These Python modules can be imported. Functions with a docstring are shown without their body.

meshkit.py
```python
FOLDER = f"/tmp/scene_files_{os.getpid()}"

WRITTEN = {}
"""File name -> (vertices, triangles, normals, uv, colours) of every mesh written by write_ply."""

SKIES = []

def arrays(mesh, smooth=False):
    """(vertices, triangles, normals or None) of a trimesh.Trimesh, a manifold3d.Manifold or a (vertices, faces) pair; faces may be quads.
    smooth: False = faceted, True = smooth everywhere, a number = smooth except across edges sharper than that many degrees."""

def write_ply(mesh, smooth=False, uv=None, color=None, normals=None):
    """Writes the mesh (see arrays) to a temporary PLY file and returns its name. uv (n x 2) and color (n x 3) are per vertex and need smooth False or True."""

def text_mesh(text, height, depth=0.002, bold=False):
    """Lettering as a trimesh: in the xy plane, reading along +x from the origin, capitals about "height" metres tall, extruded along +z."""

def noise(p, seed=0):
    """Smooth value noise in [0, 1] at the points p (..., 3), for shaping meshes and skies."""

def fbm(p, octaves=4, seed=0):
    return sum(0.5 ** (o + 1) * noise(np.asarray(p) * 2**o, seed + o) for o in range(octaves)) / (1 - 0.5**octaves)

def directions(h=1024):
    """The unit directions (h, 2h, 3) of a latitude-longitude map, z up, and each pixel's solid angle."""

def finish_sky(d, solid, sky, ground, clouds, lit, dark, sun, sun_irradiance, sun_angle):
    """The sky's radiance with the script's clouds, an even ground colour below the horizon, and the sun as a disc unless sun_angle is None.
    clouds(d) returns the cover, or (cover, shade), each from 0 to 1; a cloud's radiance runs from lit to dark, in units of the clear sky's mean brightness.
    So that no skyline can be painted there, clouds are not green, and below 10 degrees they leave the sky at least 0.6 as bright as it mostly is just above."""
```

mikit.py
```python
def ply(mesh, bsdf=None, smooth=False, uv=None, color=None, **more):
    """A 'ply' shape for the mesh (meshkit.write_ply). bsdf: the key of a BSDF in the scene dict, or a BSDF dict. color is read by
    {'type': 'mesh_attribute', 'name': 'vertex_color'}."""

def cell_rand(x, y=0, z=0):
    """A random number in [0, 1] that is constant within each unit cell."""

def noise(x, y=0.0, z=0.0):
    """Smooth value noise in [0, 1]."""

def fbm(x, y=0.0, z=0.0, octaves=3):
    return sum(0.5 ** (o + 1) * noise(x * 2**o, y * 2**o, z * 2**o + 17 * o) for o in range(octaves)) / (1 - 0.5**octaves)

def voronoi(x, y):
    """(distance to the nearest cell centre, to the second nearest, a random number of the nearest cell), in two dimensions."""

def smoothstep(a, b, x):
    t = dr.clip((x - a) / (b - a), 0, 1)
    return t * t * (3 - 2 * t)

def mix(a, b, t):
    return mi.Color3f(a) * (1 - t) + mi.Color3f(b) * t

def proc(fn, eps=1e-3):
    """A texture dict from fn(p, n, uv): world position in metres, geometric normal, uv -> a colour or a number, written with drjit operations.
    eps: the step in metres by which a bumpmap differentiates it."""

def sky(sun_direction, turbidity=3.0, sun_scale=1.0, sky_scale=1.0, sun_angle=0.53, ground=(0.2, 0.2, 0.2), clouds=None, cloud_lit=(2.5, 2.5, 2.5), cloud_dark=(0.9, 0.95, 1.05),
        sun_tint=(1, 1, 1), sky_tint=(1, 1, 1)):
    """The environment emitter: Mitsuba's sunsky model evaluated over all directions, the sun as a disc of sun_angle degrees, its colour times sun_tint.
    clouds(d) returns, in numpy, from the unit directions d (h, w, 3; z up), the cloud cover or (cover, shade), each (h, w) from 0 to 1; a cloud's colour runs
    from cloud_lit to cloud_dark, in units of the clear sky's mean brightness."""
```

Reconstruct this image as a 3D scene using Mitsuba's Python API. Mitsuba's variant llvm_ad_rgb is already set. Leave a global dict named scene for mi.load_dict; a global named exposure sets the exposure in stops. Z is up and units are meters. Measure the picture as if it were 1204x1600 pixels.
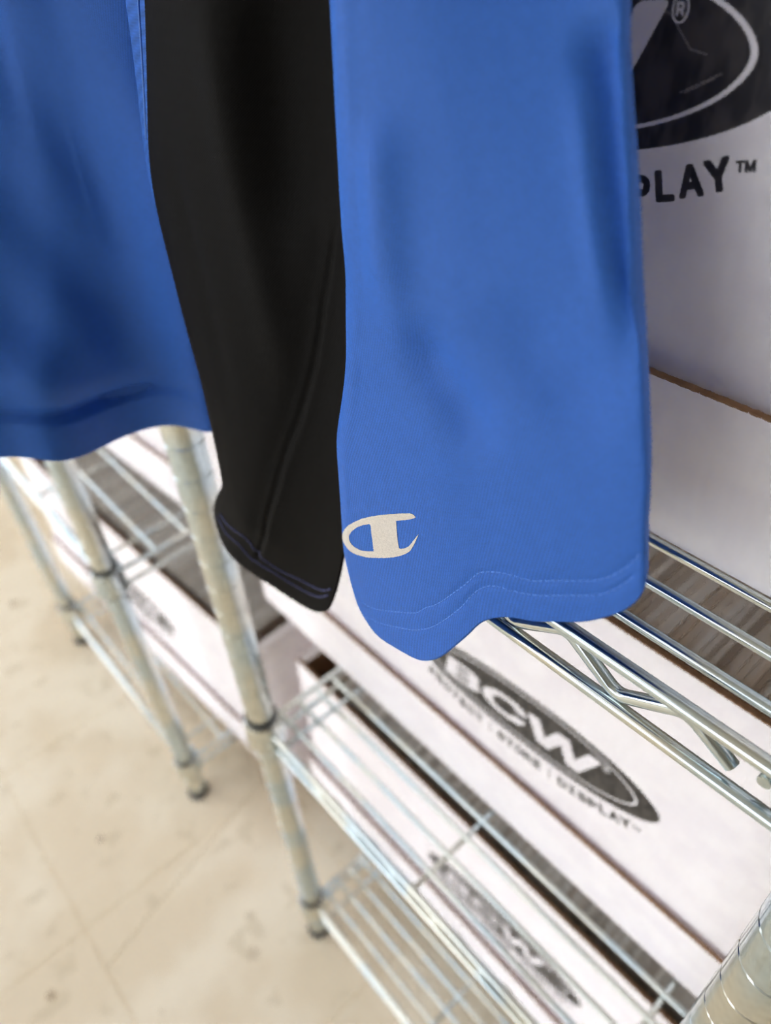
import math, random
import numpy as np, trimesh, drjit as dr, mitsuba as mi
import mikit, meshkit
from mikit import proc, noise, fbm, smoothstep, mix, ply, cell_rand
from shapely.geometry import Polygon, LineString
from shapely import affinity
random.seed(7); RNG = np.random.default_rng(11)
T = mi.ScalarTransform4f
scene, labels = {'type': 'scene'}, {}

# ------------------------------------------------------------------ camera
CAM_H = 1.05
_R = np.array([[0.66548932, 0.46374628, -0.58486182], [0.74472632, -0.46509968, 0.47860735], [-0.05006667, -0.75407007, -0.65488293]])
_eye = np.array([0, 0, CAM_H]); _fwd = _R[:, 2]; _up = -_R[:, 1]
scene['camera'] = {'type': 'thinlens', 'fov_axis': 'x', 'fov': math.degrees(2 * math.atan(602 / 1160.67)), 'aperture_radius': 0.0020, 'focus_distance': 0.258,
                   'near_clip': 0.01, 'far_clip': 100.0,
                   'to_world': T().look_at(origin=_eye.tolist(), target=(_eye + _fwd).tolist(), up=_up.tolist())}
exposure = 1.0

# ------------------------------------------------------------------ sky through the shop window
scene['sky'] = mikit.sky([-0.5, 0.45, 0.75], turbidity=4.0, sun_scale=0.0, sky_scale=12.0, clouds=lambda d: 0.75 + 0 * d[..., 0], cloud_lit=(1.6, 1.6, 1.6), ground=(0.3, 0.3, 0.29))
LAMP = 1.3

# ------------------------------------------------------------------ materials
def srgb(r, g, b):
    c = np.array([r, g, b]) / 255.0
    return np.where(c < 0.04045, c / 12.92, ((c + 0.055) / 1.055) ** 2.4).tolist()
def rgb(v): return {'type': 'rgb', 'value': list(map(float, v))}
def two(b): return {'type': 'twosided', 'bsdf': b}
def knit(base, amt, wu, wv, diag):
    b0 = [float(x) for x in base]
    def fn(p, n, uv):
        a = dr.cos((uv.x + diag * uv.y) * (2 * math.pi / wu)); row = dr.cos(uv.y * (2 * math.pi / wv) + 1.7 * dr.sin((uv.x) * (math.pi / wu)))
        m = 0.6 * a + 0.4 * a * row + 0.5 * (noise(uv.x * 900, uv.y * 900) - 0.5)
        return mi.Color3f(b0) * (1 + amt * m)
    return fn
def knit_h(wu, wv, diag):
    def fn(p, n, uv):
        a = dr.cos((uv.x + diag * uv.y) * (2 * math.pi / wu)); row = dr.cos(uv.y * (2 * math.pi / wv) + 1.7 * dr.sin(uv.x * (math.pi / wu)))
        return 0.6 * a + 0.4 * row * a
    return fn
BLUE = srgb(46, 97, 182)
BLACK = srgb(17, 16, 15)
scene['blue_fabric'] = two({'type': 'bumpmap', 'arbitrary': proc(knit_h(0.00105, 0.0010, 0.22), 1e-4), 'scale': 0.000045,
    'bsdf': {'type': 'principled', 'base_color': proc(knit(BLUE, 0.2, 0.00105, 0.0010, 0.22)), 'roughness': 0.62, 'specular': 0.3, 'sheen': 0.35, 'sheen_tint': 0.6}})
scene['black_fabric'] = two({'type': 'bumpmap', 'arbitrary': proc(knit_h(0.0010, 0.0011, 1.1), 1e-4), 'scale': 0.00009,
    'bsdf': {'type': 'principled', 'base_color': proc(knit(BLACK, 0.5, 0.0010, 0.0011, 1.1)), 'roughness': 0.75, 'specular': 0.14, 'sheen': 0.02}})
scene['blue_thread'] = two({'type': 'principled', 'base_color': rgb(srgb(88, 138, 222)), 'roughness': 0.6})
scene['navy_thread'] = two({'type': 'principled', 'base_color': rgb(srgb(50, 54, 92)), 'roughness': 0.7})
scene['logo_ink'] = two({'type': 'principled', 'base_color': proc(lambda p, n, uv: mi.Color3f(srgb(205, 198, 188)) * (0.86 + 0.28 * noise(p.x * 2600, p.y * 2600, p.z * 2600))), 'roughness': 0.4, 'specular': 0.5})
scene['chrome'] = two({'type': 'principled', 'base_color': proc(lambda p, n, uv: mix((0.58, 0.68, 0.73), (0.72, 0.73, 0.67), smoothstep(0.3, 0.7, noise(p.x * 40, p.y * 40, p.z * 22))) * (0.92 + 0.12 * noise(p.x * 300, p.y * 300, p.z * 300))), 'metallic': 1.0, 'roughness': 0.13})
scene['wire_end'] = two({'type': 'principled', 'base_color': rgb((0.7, 0.72, 0.66)), 'metallic': 0.6, 'roughness': 0.5})
scene['dark_plastic'] = two({'type': 'principled', 'base_color': rgb((0.05, 0.055, 0.055)), 'roughness': 0.45})
def card(p, n, uv):
    m = fbm(p.x * 60, p.y * 60, p.z * 60, 3); f = noise(p.x * 420, p.y * 420, p.z * 60)
    return mix(srgb(239, 233, 236), srgb(244, 239, 240), smoothstep(0.3, 0.7, m)) * (0.985 + 0.025 * f)
scene['white_card'] = two({'type': 'principled', 'base_color': proc(card), 'roughness': 0.55, 'specular': 0.35})
def kraft(p, n, uv):
    m = fbm(p.x * 160, p.y * 160, p.z * 160, 3)
    return mix(srgb(122, 92, 68), srgb(168, 134, 106), m)
scene['kraft_card'] = two({'type': 'diffuse', 'reflectance': proc(kraft)})
def ink(p, n, uv):
    m = fbm(p.x * 260, p.y * 260, p.z * 90, 3)
    return mix(srgb(42, 39, 38), srgb(69, 64, 61), smoothstep(0.35, 0.75, m))
scene['print_ink'] = two({'type': 'principled', 'base_color': proc(ink), 'roughness': 0.42, 'specular': 0.5})
scene['print_white'] = two({'type': 'principled', 'base_color': rgb(srgb(236, 231, 234)), 'roughness': 0.5})
scene['scuff'] = two({'type': 'diffuse', 'reflectance': rgb(srgb(150, 145, 145))})
COMIC = [(226, 217, 208), (208, 198, 188), (238, 231, 224), (186, 176, 167), (216, 202, 189), (232, 228, 224), (196, 182, 169), (220, 218, 214)]
GREY = [(214, 212, 208), (194, 191, 187), (228, 226, 222), (176, 173, 169), (204, 199, 193), (222, 221, 219), (186, 180, 174), (210, 210, 208)]
for i, c in enumerate(COMIC + GREY):
    scene[f'comic_edge_{i}'] = two({'type': 'principled', 'base_color': rgb(srgb(*c)), 'roughness': 0.4, 'specular': 0.5})
STAINS = [(-0.544, -0.1488, .010, .6), (-0.6908, -.0123, .009, .5), (-.4106, .0665, .012, .3), (-.4513, .091, .010, .25), (-1.25, .0714, .016, .4), (-.434, -.0536, .006, .25)]
def tile_fn(p, n, uv):
    m = fbm(p.x * 9, p.y * 9, 0, 4); s = fbm(p.x * 34 + 5, p.y * 34, 3, 3)
    c = mix(srgb(234, 220, 195), srgb(245, 235, 214), smoothstep(0.3, 0.7, m))
    d = noise(p.x * 16 + 3.1, p.y * 16 + 8.7, 0.5)
    c = mix(c, mi.Color3f(srgb(168, 146, 112)), smoothstep(0.86, 0.95, d) * 0.55)
    for sx, sy, sr, k in STAINS:
        q = dr.sqrt(dr.square(p.x - sx) + dr.square((p.y - sy) * 1.2)) + 0.004 * (noise(p.x * 150, p.y * 150) - 0.5)
        c = mix(c, mi.Color3f(srgb(150, 126, 90)), smoothstep(sr, sr * 0.4, q) * k)
    return mix(c, mi.Color3f(srgb(195, 180, 150)), smoothstep(0.62, 0.8, s) * 0.3)
scene['floor_tile'] = {'type': 'principled', 'base_color': proc(tile_fn), 'roughness': 0.38, 'specular': 0.4}
scene['floor_grout'] = {'type': 'diffuse', 'reflectance': rgb(srgb(231, 217, 192))}
scene['floor_scuff'] = {'type': 'diffuse', 'reflectance': rgb(srgb(214, 199, 173))}
scene['wall_paint'] = two({'type': 'diffuse', 'reflectance': rgb(srgb(196, 190, 180))})
scene['ceiling_paint'] = two({'type': 'diffuse', 'reflectance': rgb(srgb(215, 214, 210))})
scene['lamp_frame'] = two({'type': 'diffuse', 'reflectance': rgb(srgb(235, 235, 235))})

# ------------------------------------------------------------------ helpers
COUNT = {}
def key_of(name, parent=None):
    base = f'{parent}__{name}' if parent else name
    i = COUNT.get(base, 0); COUNT[base] = i + 1
    return base if i == 0 else f'{base}_{i:03d}'
def thing(name, label, cat, group=None):
    k = key_of(name); labels[k] = {'label': label, 'category': cat}
    if group: labels[k]['group'] = group
    return k
def part(name, shape, parent=None, label=None, kind=None, to=None):
    k = key_of(name, parent); s = dict(shape)
    if to is not None: s['to_world'] = to
    scene[k] = s
    if label or kind:
        labels[k] = {}
        if label: labels[k]['label'] = label
        if kind: labels[k]['kind'] = kind
    return k
def structure(name, shape, label=None):
    scene[name] = shape; labels[name] = {'kind': 'structure'}
    if label: labels[name]['label'] = label
    return name
def cat(ms): return trimesh.util.concatenate(ms)
def box(x0, x1, y0, y1, z0, z1):
    m = trimesh.creation.box(extents=(x1 - x0, y1 - y0, z1 - z0)); m.apply_translation(((x0 + x1) / 2, (y0 + y1) / 2, (z0 + z1) / 2)); return m
def tube(pts, r, sides=12, caps=True):
    p = np.asarray(pts, float); n = len(p)
    t = np.gradient(p, axis=0) if n > 2 else np.repeat((p[1] - p[0])[None], 2, 0)
    t /= np.linalg.norm(t, axis=1, keepdims=True)
    a = np.zeros_like(p); r0 = np.eye(3)[np.argmin(np.abs(t[0]))]
    for i in range(n):
        r0 = r0 - t[i] * (r0 @ t[i]); r0 = r0 / np.linalg.norm(r0); a[i] = r0
    b = np.cross(t, a)
    ang = np.arange(sides) * 2 * np.pi / sides
    rr = np.broadcast_to(r, (n,))[:, None, None]
    v = (p[:, None] + rr * (np.cos(ang)[None, :, None] * a[:, None] + np.sin(ang)[None, :, None] * b[:, None])).reshape(-1, 3)
    i, j = np.meshgrid(np.arange(n - 1), np.arange(sides), indexing='ij'); j2 = (j + 1) % sides
    f = np.stack([i * sides + j, (i + 1) * sides + j, (i + 1) * sides + j2, i * sides + j2], -1).reshape(-1, 4)
    f = np.vstack([f[:, [0, 1, 2]], f[:, [0, 2, 3]]])
    if caps:
        v = np.vstack([v, p[0], p[-1]]); c0 = n * sides
        k = np.arange(sides); k2 = (k + 1) % sides; e = (n - 1) * sides
        f = np.vstack([f, np.stack([np.full(sides, c0), k, k2], -1), np.stack([np.full(sides, c0 + 1), e + k2, e + k], -1)])
    m = trimesh.Trimesh(v, f, process=False); 
    if m.volume < 0: m.invert()
    return m
def rounded(pts, rad, seg=5):
    p = np.asarray(pts, float); out = [p[0]]
    for i in range(1, len(p) - 1):
        a = p[i - 1] - p[i]; b = p[i + 1] - p[i]; la, lb = np.linalg.norm(a), np.linalg.norm(b); d = min(rad, la * .45, lb * .45)
        s, e = p[i] + a / la * d, p[i] + b / lb * d
        for q in np.linspace(0, 1, seg): out.append((1 - q) ** 2 * s + 2 * q * (1 - q) * p[i] + q * q * e)
    out.append(p[-1]); return np.array(out)
def lathe(profile, sides=28):
    return trimesh.creation.revolve(np.asarray(profile, float), sections=sides)
def grid_faces(nu, nv):
    i, j = np.meshgrid(np.arange(nv - 1), np.arange(nu - 1), indexing='ij'); q = i * nu + j
    return np.vstack([np.stack([q, q + 1, q + nu + 1], -1).reshape(-1, 3), np.stack([q, q + nu + 1, q + nu], -1).reshape(-1, 3)])

# ------------------------------------------------------------------ the room
BACK = 0.66
structure('floor', ply(box(-4.2, 5.6, -4.2, BACK + .1, -0.06, -0.0012), 'floor_grout'))
TS, GX, GY = 0.3048, -0.589, -0.083
tile_mesh = cat([box(-TS / 2 + .0006, TS / 2 - .0006, -TS / 2 + .0006, TS / 2 - .0006, -0.0012, -0.0004), box(-TS / 2 + .0010, TS / 2 - .0010, -TS / 2 + .0010, TS / 2 - .0010, -0.0006, 0.0)])
tile_ply = ply(tile_mesh, 'floor_tile')
for i in range(-7, 4):
    for j in range(-4, 3):
        part('tile', tile_ply, 'floor', to=T().translate([GX + (i + .5) * TS, GY + (j + .5) * TS, 0]))
seam = LineString([(-.5245, -.0842), (-.5425, -.0238), (-.566, .070), (-.5907, .1641), (-.607, .22)]).buffer(.0011, cap_style=2)
part('scuff_line', ply(trimesh.creation.extrude_polygon(seam, .0003, engine='earcut'), 'floor_scuff'), 'floor', 'faint grey line across the tiles')
structure('wall_back', ply(box(-4.2, 5.6, BACK, BACK + .1, 0, 2.9), 'wall_paint'))
structure('wall_right', ply(box(5.5, 5.6, -4.2, BACK, 0, 2.9), 'wall_paint'))
structure('wall_left', ply(cat([box(-4.3, -4.2, -4.2, -3.9, 0, 2.9), box(-4.3, -4.2, -.7, BACK, 0, 2.9), box(-4.3, -4.2, -3.9, -.7, 0, .3), box(-4.3, -4.2, -3.9, -.7, 2.6, 2.9)]), 'wall_paint'))
structure('wall_front', ply(cat([box(-4.2, 5.6, -4.3, -4.2, 0, 0.3), box(-4.2, 5.6, -4.3, -4.2, 2.6, 2.9), box(-4.2, -3.9, -4.3, -4.2, .3, 2.6), box(1.25, 5.6, -4.3, -4.2, .3, 2.6), box(-.75, -.68, -4.3, -4.2, .3, 2.6)]), 'wall_paint'))
structure('ceiling', ply(box(-4.3, 5.6, -4.3, BACK + .1, 2.9, 3.0), 'ceiling_paint'))
lamp_frame = ply(cat([box(-.62, .62, -.32, -.3, -.05, 0), box(-.62, .62, .3, .32, -.05, 0), box(-.62, -.6, -.3, .3, -.05, 0), box(.6, .62, -.3, .3, -.05, 0)]), 'lamp_frame')
panel = trimesh.Trimesh([[-.6, -.3, -.03], [.6, -.3, -.03], [.6, .3, -.03], [-.6, .3, -.03]], [[0, 2, 1], [0, 3, 2]], process=False)
for i, (x, y) in enumerate([(-3.1, -.9), (-1.3, -.9), (-3.1, -2.7), (-1.3, -2.7)]):
    k = thing('ceiling_light', 'long recessed fluorescent ceiling light with white frame', 'ceiling light', 'fluorescent lights in the ceiling')
    part('frame', lamp_frame, k, to=T().translate([x, y, 2.9]))
    d = ply(panel, 'lamp_frame'); d['emitter'] = {'type': 'area', 'radiance': rgb(np.array([1.0, 0.98, 0.97]) * LAMP)}
    part('diffuser', d, k, to=T().translate([x, y, 2.9]))

# ------------------------------------------------------------------ wire shelving units
PR, RAIL, ROD, TRUSS = 0.0127, 0.0029, 0.0022, 0.0026
DEPTH, PITCH_R, TRH = 0.34, 0.0197, 0.0218
def post_mesh(h):
    pr = [(0.0, 0.006), (PR - .001, 0.006), (PR, 0.007)]
    z = 0.05
    while z < h - .02:
        pr += [(PR, z - .0008), (PR - .0006, z - .0003), (PR - .0006, z + .0003), (PR, z + .0008)]; z += 0.0254
    pr += [(PR, h - .003), (PR - .002, h), (0, h)]
    return lathe(pr, 26)
POST = {}
def unit(label, xl, xr, yf, levels, height=1.55, pitch=PITCH_R):
    k = thing('wire_shelving_unit', label, 'shelf', 'chrome wire shelving units')
    cx, w = (xl + xr) / 2, xr - xl; yb = yf + DEPTH
    pm = POST.setdefault('p', ply(post_mesh(height), 'chrome', smooth=40))
    foot = POST.setdefault('f', ply(lathe([(0, 0), (.0145, 0), (.0155, .002), (.0155, .009), (.0135, .016), (0, .016)], 22), 'dark_plastic', smooth=40))
    for x in (xl, xr):
        for y in (yf, yb):
            p = part('post', pm, k, to=T().translate([x, y, 0])); part('foot', foot, p, 'dark plastic levelling foot', to=T().translate([x, y, 0]))
    collar = POST.setdefault('c', ply(lathe([(PR + .0006, -.020), (.0172, -.020), (.0182, -.018), (.0166, .009), (.0160, .0115), (.0146, .0125), (PR + .0006, .0125)], 26), 'chrome', smooth=40))
    sleeve = POST.setdefault('s', ply(lathe([(PR + .0002, -.023), (.0158, -.023), (.0148, .0185), (PR + .0002, .0185)], 26), 'dark_plastic', smooth=40))
    x0, x1 = xl + .014, xr - .014
    for L in levels:
        ms = []
        zt, zb = L, L - TRH
        for y in (yf, yb):
            for z in (zt, zb): ms.append(tube([(x0, y, z), (x1, y, z)], RAIL, 14))
        for x in (xl - .004 * 0, xr):
            for z in (zt, zb): ms.append(tube([(x, yf + .014, z), (x, yb - .014, z)], RAIL, 14))
        s = part('shelf', ply(cat(ms), 'chrome', smooth=50), k)
        # zigzag truss wires, front and back
        zz = []; half = 0.0231; n = int((w / 2 - .0135) / half); z_hi, z_lo = zt - .0030, zb + .0034
        xs = [cx + i * half for i in range(-n + 1, n)]
        pts = [(xs[0] - .0135, 0, z_hi - .0085)] if len(xs) % 2 else []
        for i, x in enumerate(xs): pts.append((x, 0, z_hi if abs(round((x - cx) / half) ) % 2 == 0 else z_lo))
        if pts[1][2] == z_hi: pts[0] = (xs[0] - .0175, 0, z_hi - .0105); pts.append((xs[-1] + .0175, 0, z_hi - .0105))
        else: pts[0] = (xs[0] - half * .6, 0, z_lo + .009); pts.append((xs[-1] + half * .6, 0, z_lo + .009))
        zg = tube(rounded(pts, .0045), TRUSS, 14)
        tw = ply(zg, 'chrome', smooth=50)
        for y in (yf + .0022, yb - .0022): part('truss_wire', tw, s, to=T().translate([0, y, 0]))
        zc = zt - RAIL - ROD + .0006; zr = zc + 2 * ROD - .0004
        cw = ply(tube([(0, yf - .0028, 0), (0, yb + .0028, 0)], ROD, 12), 'chrome', smooth=50)
        for dx in (-.166, 0, .166): part('cross_wire', cw, s, to=T().translate([cx + dx, 0, zc]))
        rw = ply(tube([(xl - .0015, 0, 0), (xr + .0015, 0, 0)], ROD, 12), 'chrome', smooth=50)
        y = yf + .0187
        while y < yb - .012:
            part('wire', rw, s, to=T().translate([0, y, zr])); y += pitch
        for x in (xl, xr):
            for yy in (yf, yb):
                part('collar', collar, s, to=T().translate([x, yy, L]))
                part('sleeve', sleeve, s, 'dark plastic sleeve inside the collar', to=T().translate([x, yy, L]))
    return k
YF1, YF2 = 0.150, 0.1325
XL1, XR1 = -0.377, 0.012
unit('chrome wire shelving unit nearest the camera, carrying the logo boxes at right', XL1, XR1, YF1, [.085, .470, .850, 1.235])
unit('chrome wire shelving unit standing further left on the beige floor', -1.067, -0.655, YF2, [.082, .470, .850], pitch=.0415)
def shelf_top(L): return L - RAIL - ROD + .0006 + 2 * ROD - .0004 + ROD

# ------------------------------------------------------------------ long comic boxes in their lids
GAP = 0.0066
BL, BW, BH, BT = 0.655, 0.188, 0.270, 0.0034
def fluted_rim(L, W, t, z, amp, pitch, seed):
    """the bare corrugated top edge of the four walls, slightly wavy"""
    ms = []
    n = int(L / (pitch / 2)); xs = np.linspace(-L / 2, L / 2, n + 1)
    r = np.random.default_rng(seed)
    for side in (-1, 1):
        y0 = side * W / 2; yi = y0 - side * t
        o = 0.5 * amp * (1 + (-1.0) ** np.arange(n + 1)) + r.uniform(-.15, .15, n + 1) * amp
        hz = z + 0.3 * amp * r.uniform(-1, 1, n + 1)
        v = np.concatenate([np.stack([xs, y0 + side * o * .6, hz], -1), np.stack([xs, yi - side * o * .3, hz], -1), np.stack([xs, y0 + side * o * .6, hz * 0 + z - .0008], -1), np.stack([xs, yi - side * o * .3, hz * 0 + z - .0008], -1)])
        m = n + 1; i = np.arange(n); f = []
        for a, b in ((0, 1), (2, 0), (1, 3)):
            f += [np.stack([a * m + i, a * m + i + 1, b * m + i + 1], -1), np.stack([a * m + i, b * m + i + 1, b * m + i], -1)]
        f = np.vstack(f); f = f if side < 0 else f[:, ::-1]
        ms.append(trimesh.Trimesh(v, f, process=False))
    return cat(ms)
RW_, RH_, RT_ = 0.1035, 0.0282, math.radians(4.2)
def lens(a, b, n=90):
    t = np.linspace(-1, 1, n); x = np.sign(t) * (1 - (1 - abs(t)) ** 1.7)
    y = (1 - abs(x) ** 2.4) ** 0.55
    return np.concatenate([np.stack([a * x, -b * y], -1), np.stack([a * x[::-1], b * y[::-1]], -1)[1:-1]])
def lens_bottom(x): return -RH_ * np.maximum(1 - abs(x / RW_) ** 2.4, 0) ** 0.55
def letters(text, height, fat=0.0, depth=.0001):
    """lettering as outlines, so that its strokes can be made heavier"""
    from shapely import union_all
    m = meshkit.text_mesh(text, height, .001); z = m.triangles[:, :, 2].min(1) > .0005
    g = union_all([Polygon(t[:, :2]).buffer(1e-7) for t in m.triangles[z]]).buffer(fat, join_style=2).simplify(height * .002)
    return flat(g, depth)
def flat(poly, d):
    polys = getattr(poly, 'geoms', [poly])
    return cat([trimesh.creation.extrude_polygon(g, d, engine='earcut') for g in polys])
def upright(m, tilt=RT_, z=0.0):
    """print lying in xy (x along the box, y up, z out) turned onto the -y face of a box"""
    m = m.copy(); m.apply_transform(trimesh.transformations.rotation_matrix(tilt, [0, 0, 1]))
    v = m.vertices; m.vertices = np.stack([v[:, 0], -v[:, 2], v[:, 1] + z], -1); return m
def build_logo():
    out = {}
    out['oval'] = flat(Polygon(lens(RW_, RH_)), .00015)
    ring = Polygon(lens(.0885, .0240)).difference(Polygon(lens(.0866, .0229)))
    rm = flat(ring, .0001); rm.apply_translation((0.0, 0.0007, .00015)); out['ring'] = rm
    w = letters('BCW', 0.02, .0011)
    lo, hi = w.bounds; ms = []
    v = w.vertices; v = (v - lo) / (hi - lo)
    x = -0.0735 + 0.133 * v[:, 0]; hgt = 0.0205 + 0.0085 * v[:, 0] ** 1.3
    y = -0.0115 - 0.000 * v[:, 0] + hgt * v[:, 1] * 1.0 - .0035 * v[:, 0]
    w.vertices = np.stack([x + 0.004 * (v[:, 1] - .5), y, v[:, 2] * .0001 + .00015], -1)
    out['lettering'] = w
    r0 = Polygon(np.stack([.0021 * np.cos(np.linspace(0, 6.283, 28)[:-1]), .0029 * np.sin(np.linspace(0, 6.283, 28)[:-1])], -1))
    ro = flat(affinity.scale(r0, 1.22, 1.16).difference(r0), .0001)
    rr = letters('R', .0030, .00012); rr.apply_translation(-rr.bounds.mean(0)); rr.apply_translation((0, 0, .00005))
    reg = cat([ro, rr]); reg.apply_translation((.0652, .0112, .00015)); out['registered_mark'] = reg
    s = 'PROTECT|STORE|DISPLAY'; ms = []; adv = [.0083 if (c != '|' and p != '|') else .0110 for p, c in zip(s, s[1:])]
    xs = .0842 - np.r_[np.cumsum(adv[::-1])[::-1], 0]
    for ch, xx in zip(s, xs):
        if ch == ' ': continue
        g = letters(ch, .0080, .00062 if ch != '|' else .0001, .00012); wch = g.bounds[1][0] - g.bounds[0][0]
        g.apply_translation((-g.bounds[:, 0].mean(), 0, 0)); 
        if wch > .0078: g.apply_scale([.0078 / wch, 1, 1])
        else: g.apply_scale([1.06, 1, 1])
        if ch == '|': g.apply_scale([.8, .9, 1])
        e = .004; sl = math.atan((lens_bottom(xx + e) - lens_bottom(xx - e)) / (2 * e)) * .78
        g.apply_transform(trimesh.transformations.rotation_matrix(sl, [0, 0, 1]))
        base = -.0160 + (lens_bottom(xx) if abs(xx) < .06 else lens_bottom(math.copysign(.06, xx)) + .30 * (abs(xx) - .06))
        g.apply_translation((xx, base, 0)); ms.append(g)
    tm = letters('TM', .0027, .00022, .00012); tm.apply_transform(trimesh.transformations.rotation_matrix(.15, [0, 0, 1])); tm.apply_translation((.0880, -.0272, 0)); ms.append(tm)
    out['tagline'] = cat(ms)
    return out
LOGO = {n: upright(m) for n, m in build_logo().items()}
LOGO_MAT = {'oval': 'print_ink', 'ring': 'print_white', 'lettering': 'print_white', 'registered_mark': 'print_white', 'tagline': 'print_ink'}
LOGO_PLY = {n: ply(m, LOGO_MAT[n]) for n, m in LOGO.items()}
LOGO_NOTE = {'oval': 'black printed oval', 'ring': 'white line inside the oval', 'lettering': 'white letters BCW', 'registered_mark': 'small registered mark', 'tagline': 'black words PROTECT | STORE | DISPLAY'}
rim_ply = {}
def open_box(L, W, Hh, t, endt):
    h = lambda x0, x1, y0, y1, z0, z1: box(x0, x1, y0, y1, z0, z1)
    return {'front': h(-L / 2, L / 2, -W / 2, -W / 2 + t, 0, Hh), 'back': h(-L / 2, L / 2, W / 2 - t, W / 2, 0, Hh),
            'ends': [h(-L / 2, -L / 2 + endt, -W / 2 + t, W / 2 - t, 0, Hh), h(L / 2 - endt, L / 2, -W / 2 + t, W / 2 - t, 0, Hh)],
            'bottom': h(-L / 2 + endt, L / 2 - endt, -W / 2 + t, W / 2 - t, 0, t)}
TL, TW, TH = 0.672, 0.206, 0.0645
tray_p = open_box(TL, TW, TH, .0023, .0023)
tray_ply = {'wall': [ply(tray_p['front'], 'white_card'), ply(tray_p['back'], 'white_card')] + [ply(m, 'white_card') for m in tray_p['ends']], 'bottom': ply(tray_p['bottom'], 'kraft_card'), 'rim': ply(fluted_rim(TL, TW, .0025, TH + .0003, .0005, .0042, 3), 'kraft_card')}
box_p = open_box(BL, BW, BH, BT, .012)
inn = cat([box(-BL / 2 + .0121, BL / 2 - .0121, -BW / 2 + BT + .0001, -BW / 2 + BT + .0007, BT, BH - .0006), box(-BL / 2 + .0121, BL / 2 - .0121, BW / 2 - BT - .0007, BW / 2 - BT - .0001, BT, BH - .0006),
           box(-BL / 2 + .0121, -BL / 2 + .0127, -BW / 2 + BT + .001, BW / 2 - BT - .001, BT, BH - .0006), box(BL / 2 - .0127, BL / 2 - .0121, -BW / 2 + BT + .001, BW / 2 - BT - .001, BT, BH - .0006)])
box_ply = {'wall': [ply(box_p['front'], 'white_card'), ply(box_p['back'], 'white_card')], 'end': [ply(m, 'white_card') for m in box_p['ends']], 'bottom': ply(box_p['bottom'], 'kraft_card'),
           'rim': ply(fluted_rim(BL, BW, BT, BH + .0014, .0007, .0046, 5), 'kraft_card'), 'lining': ply(inn, 'kraft_card')}
CH, CWD = 0.2635, 0.168
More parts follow.
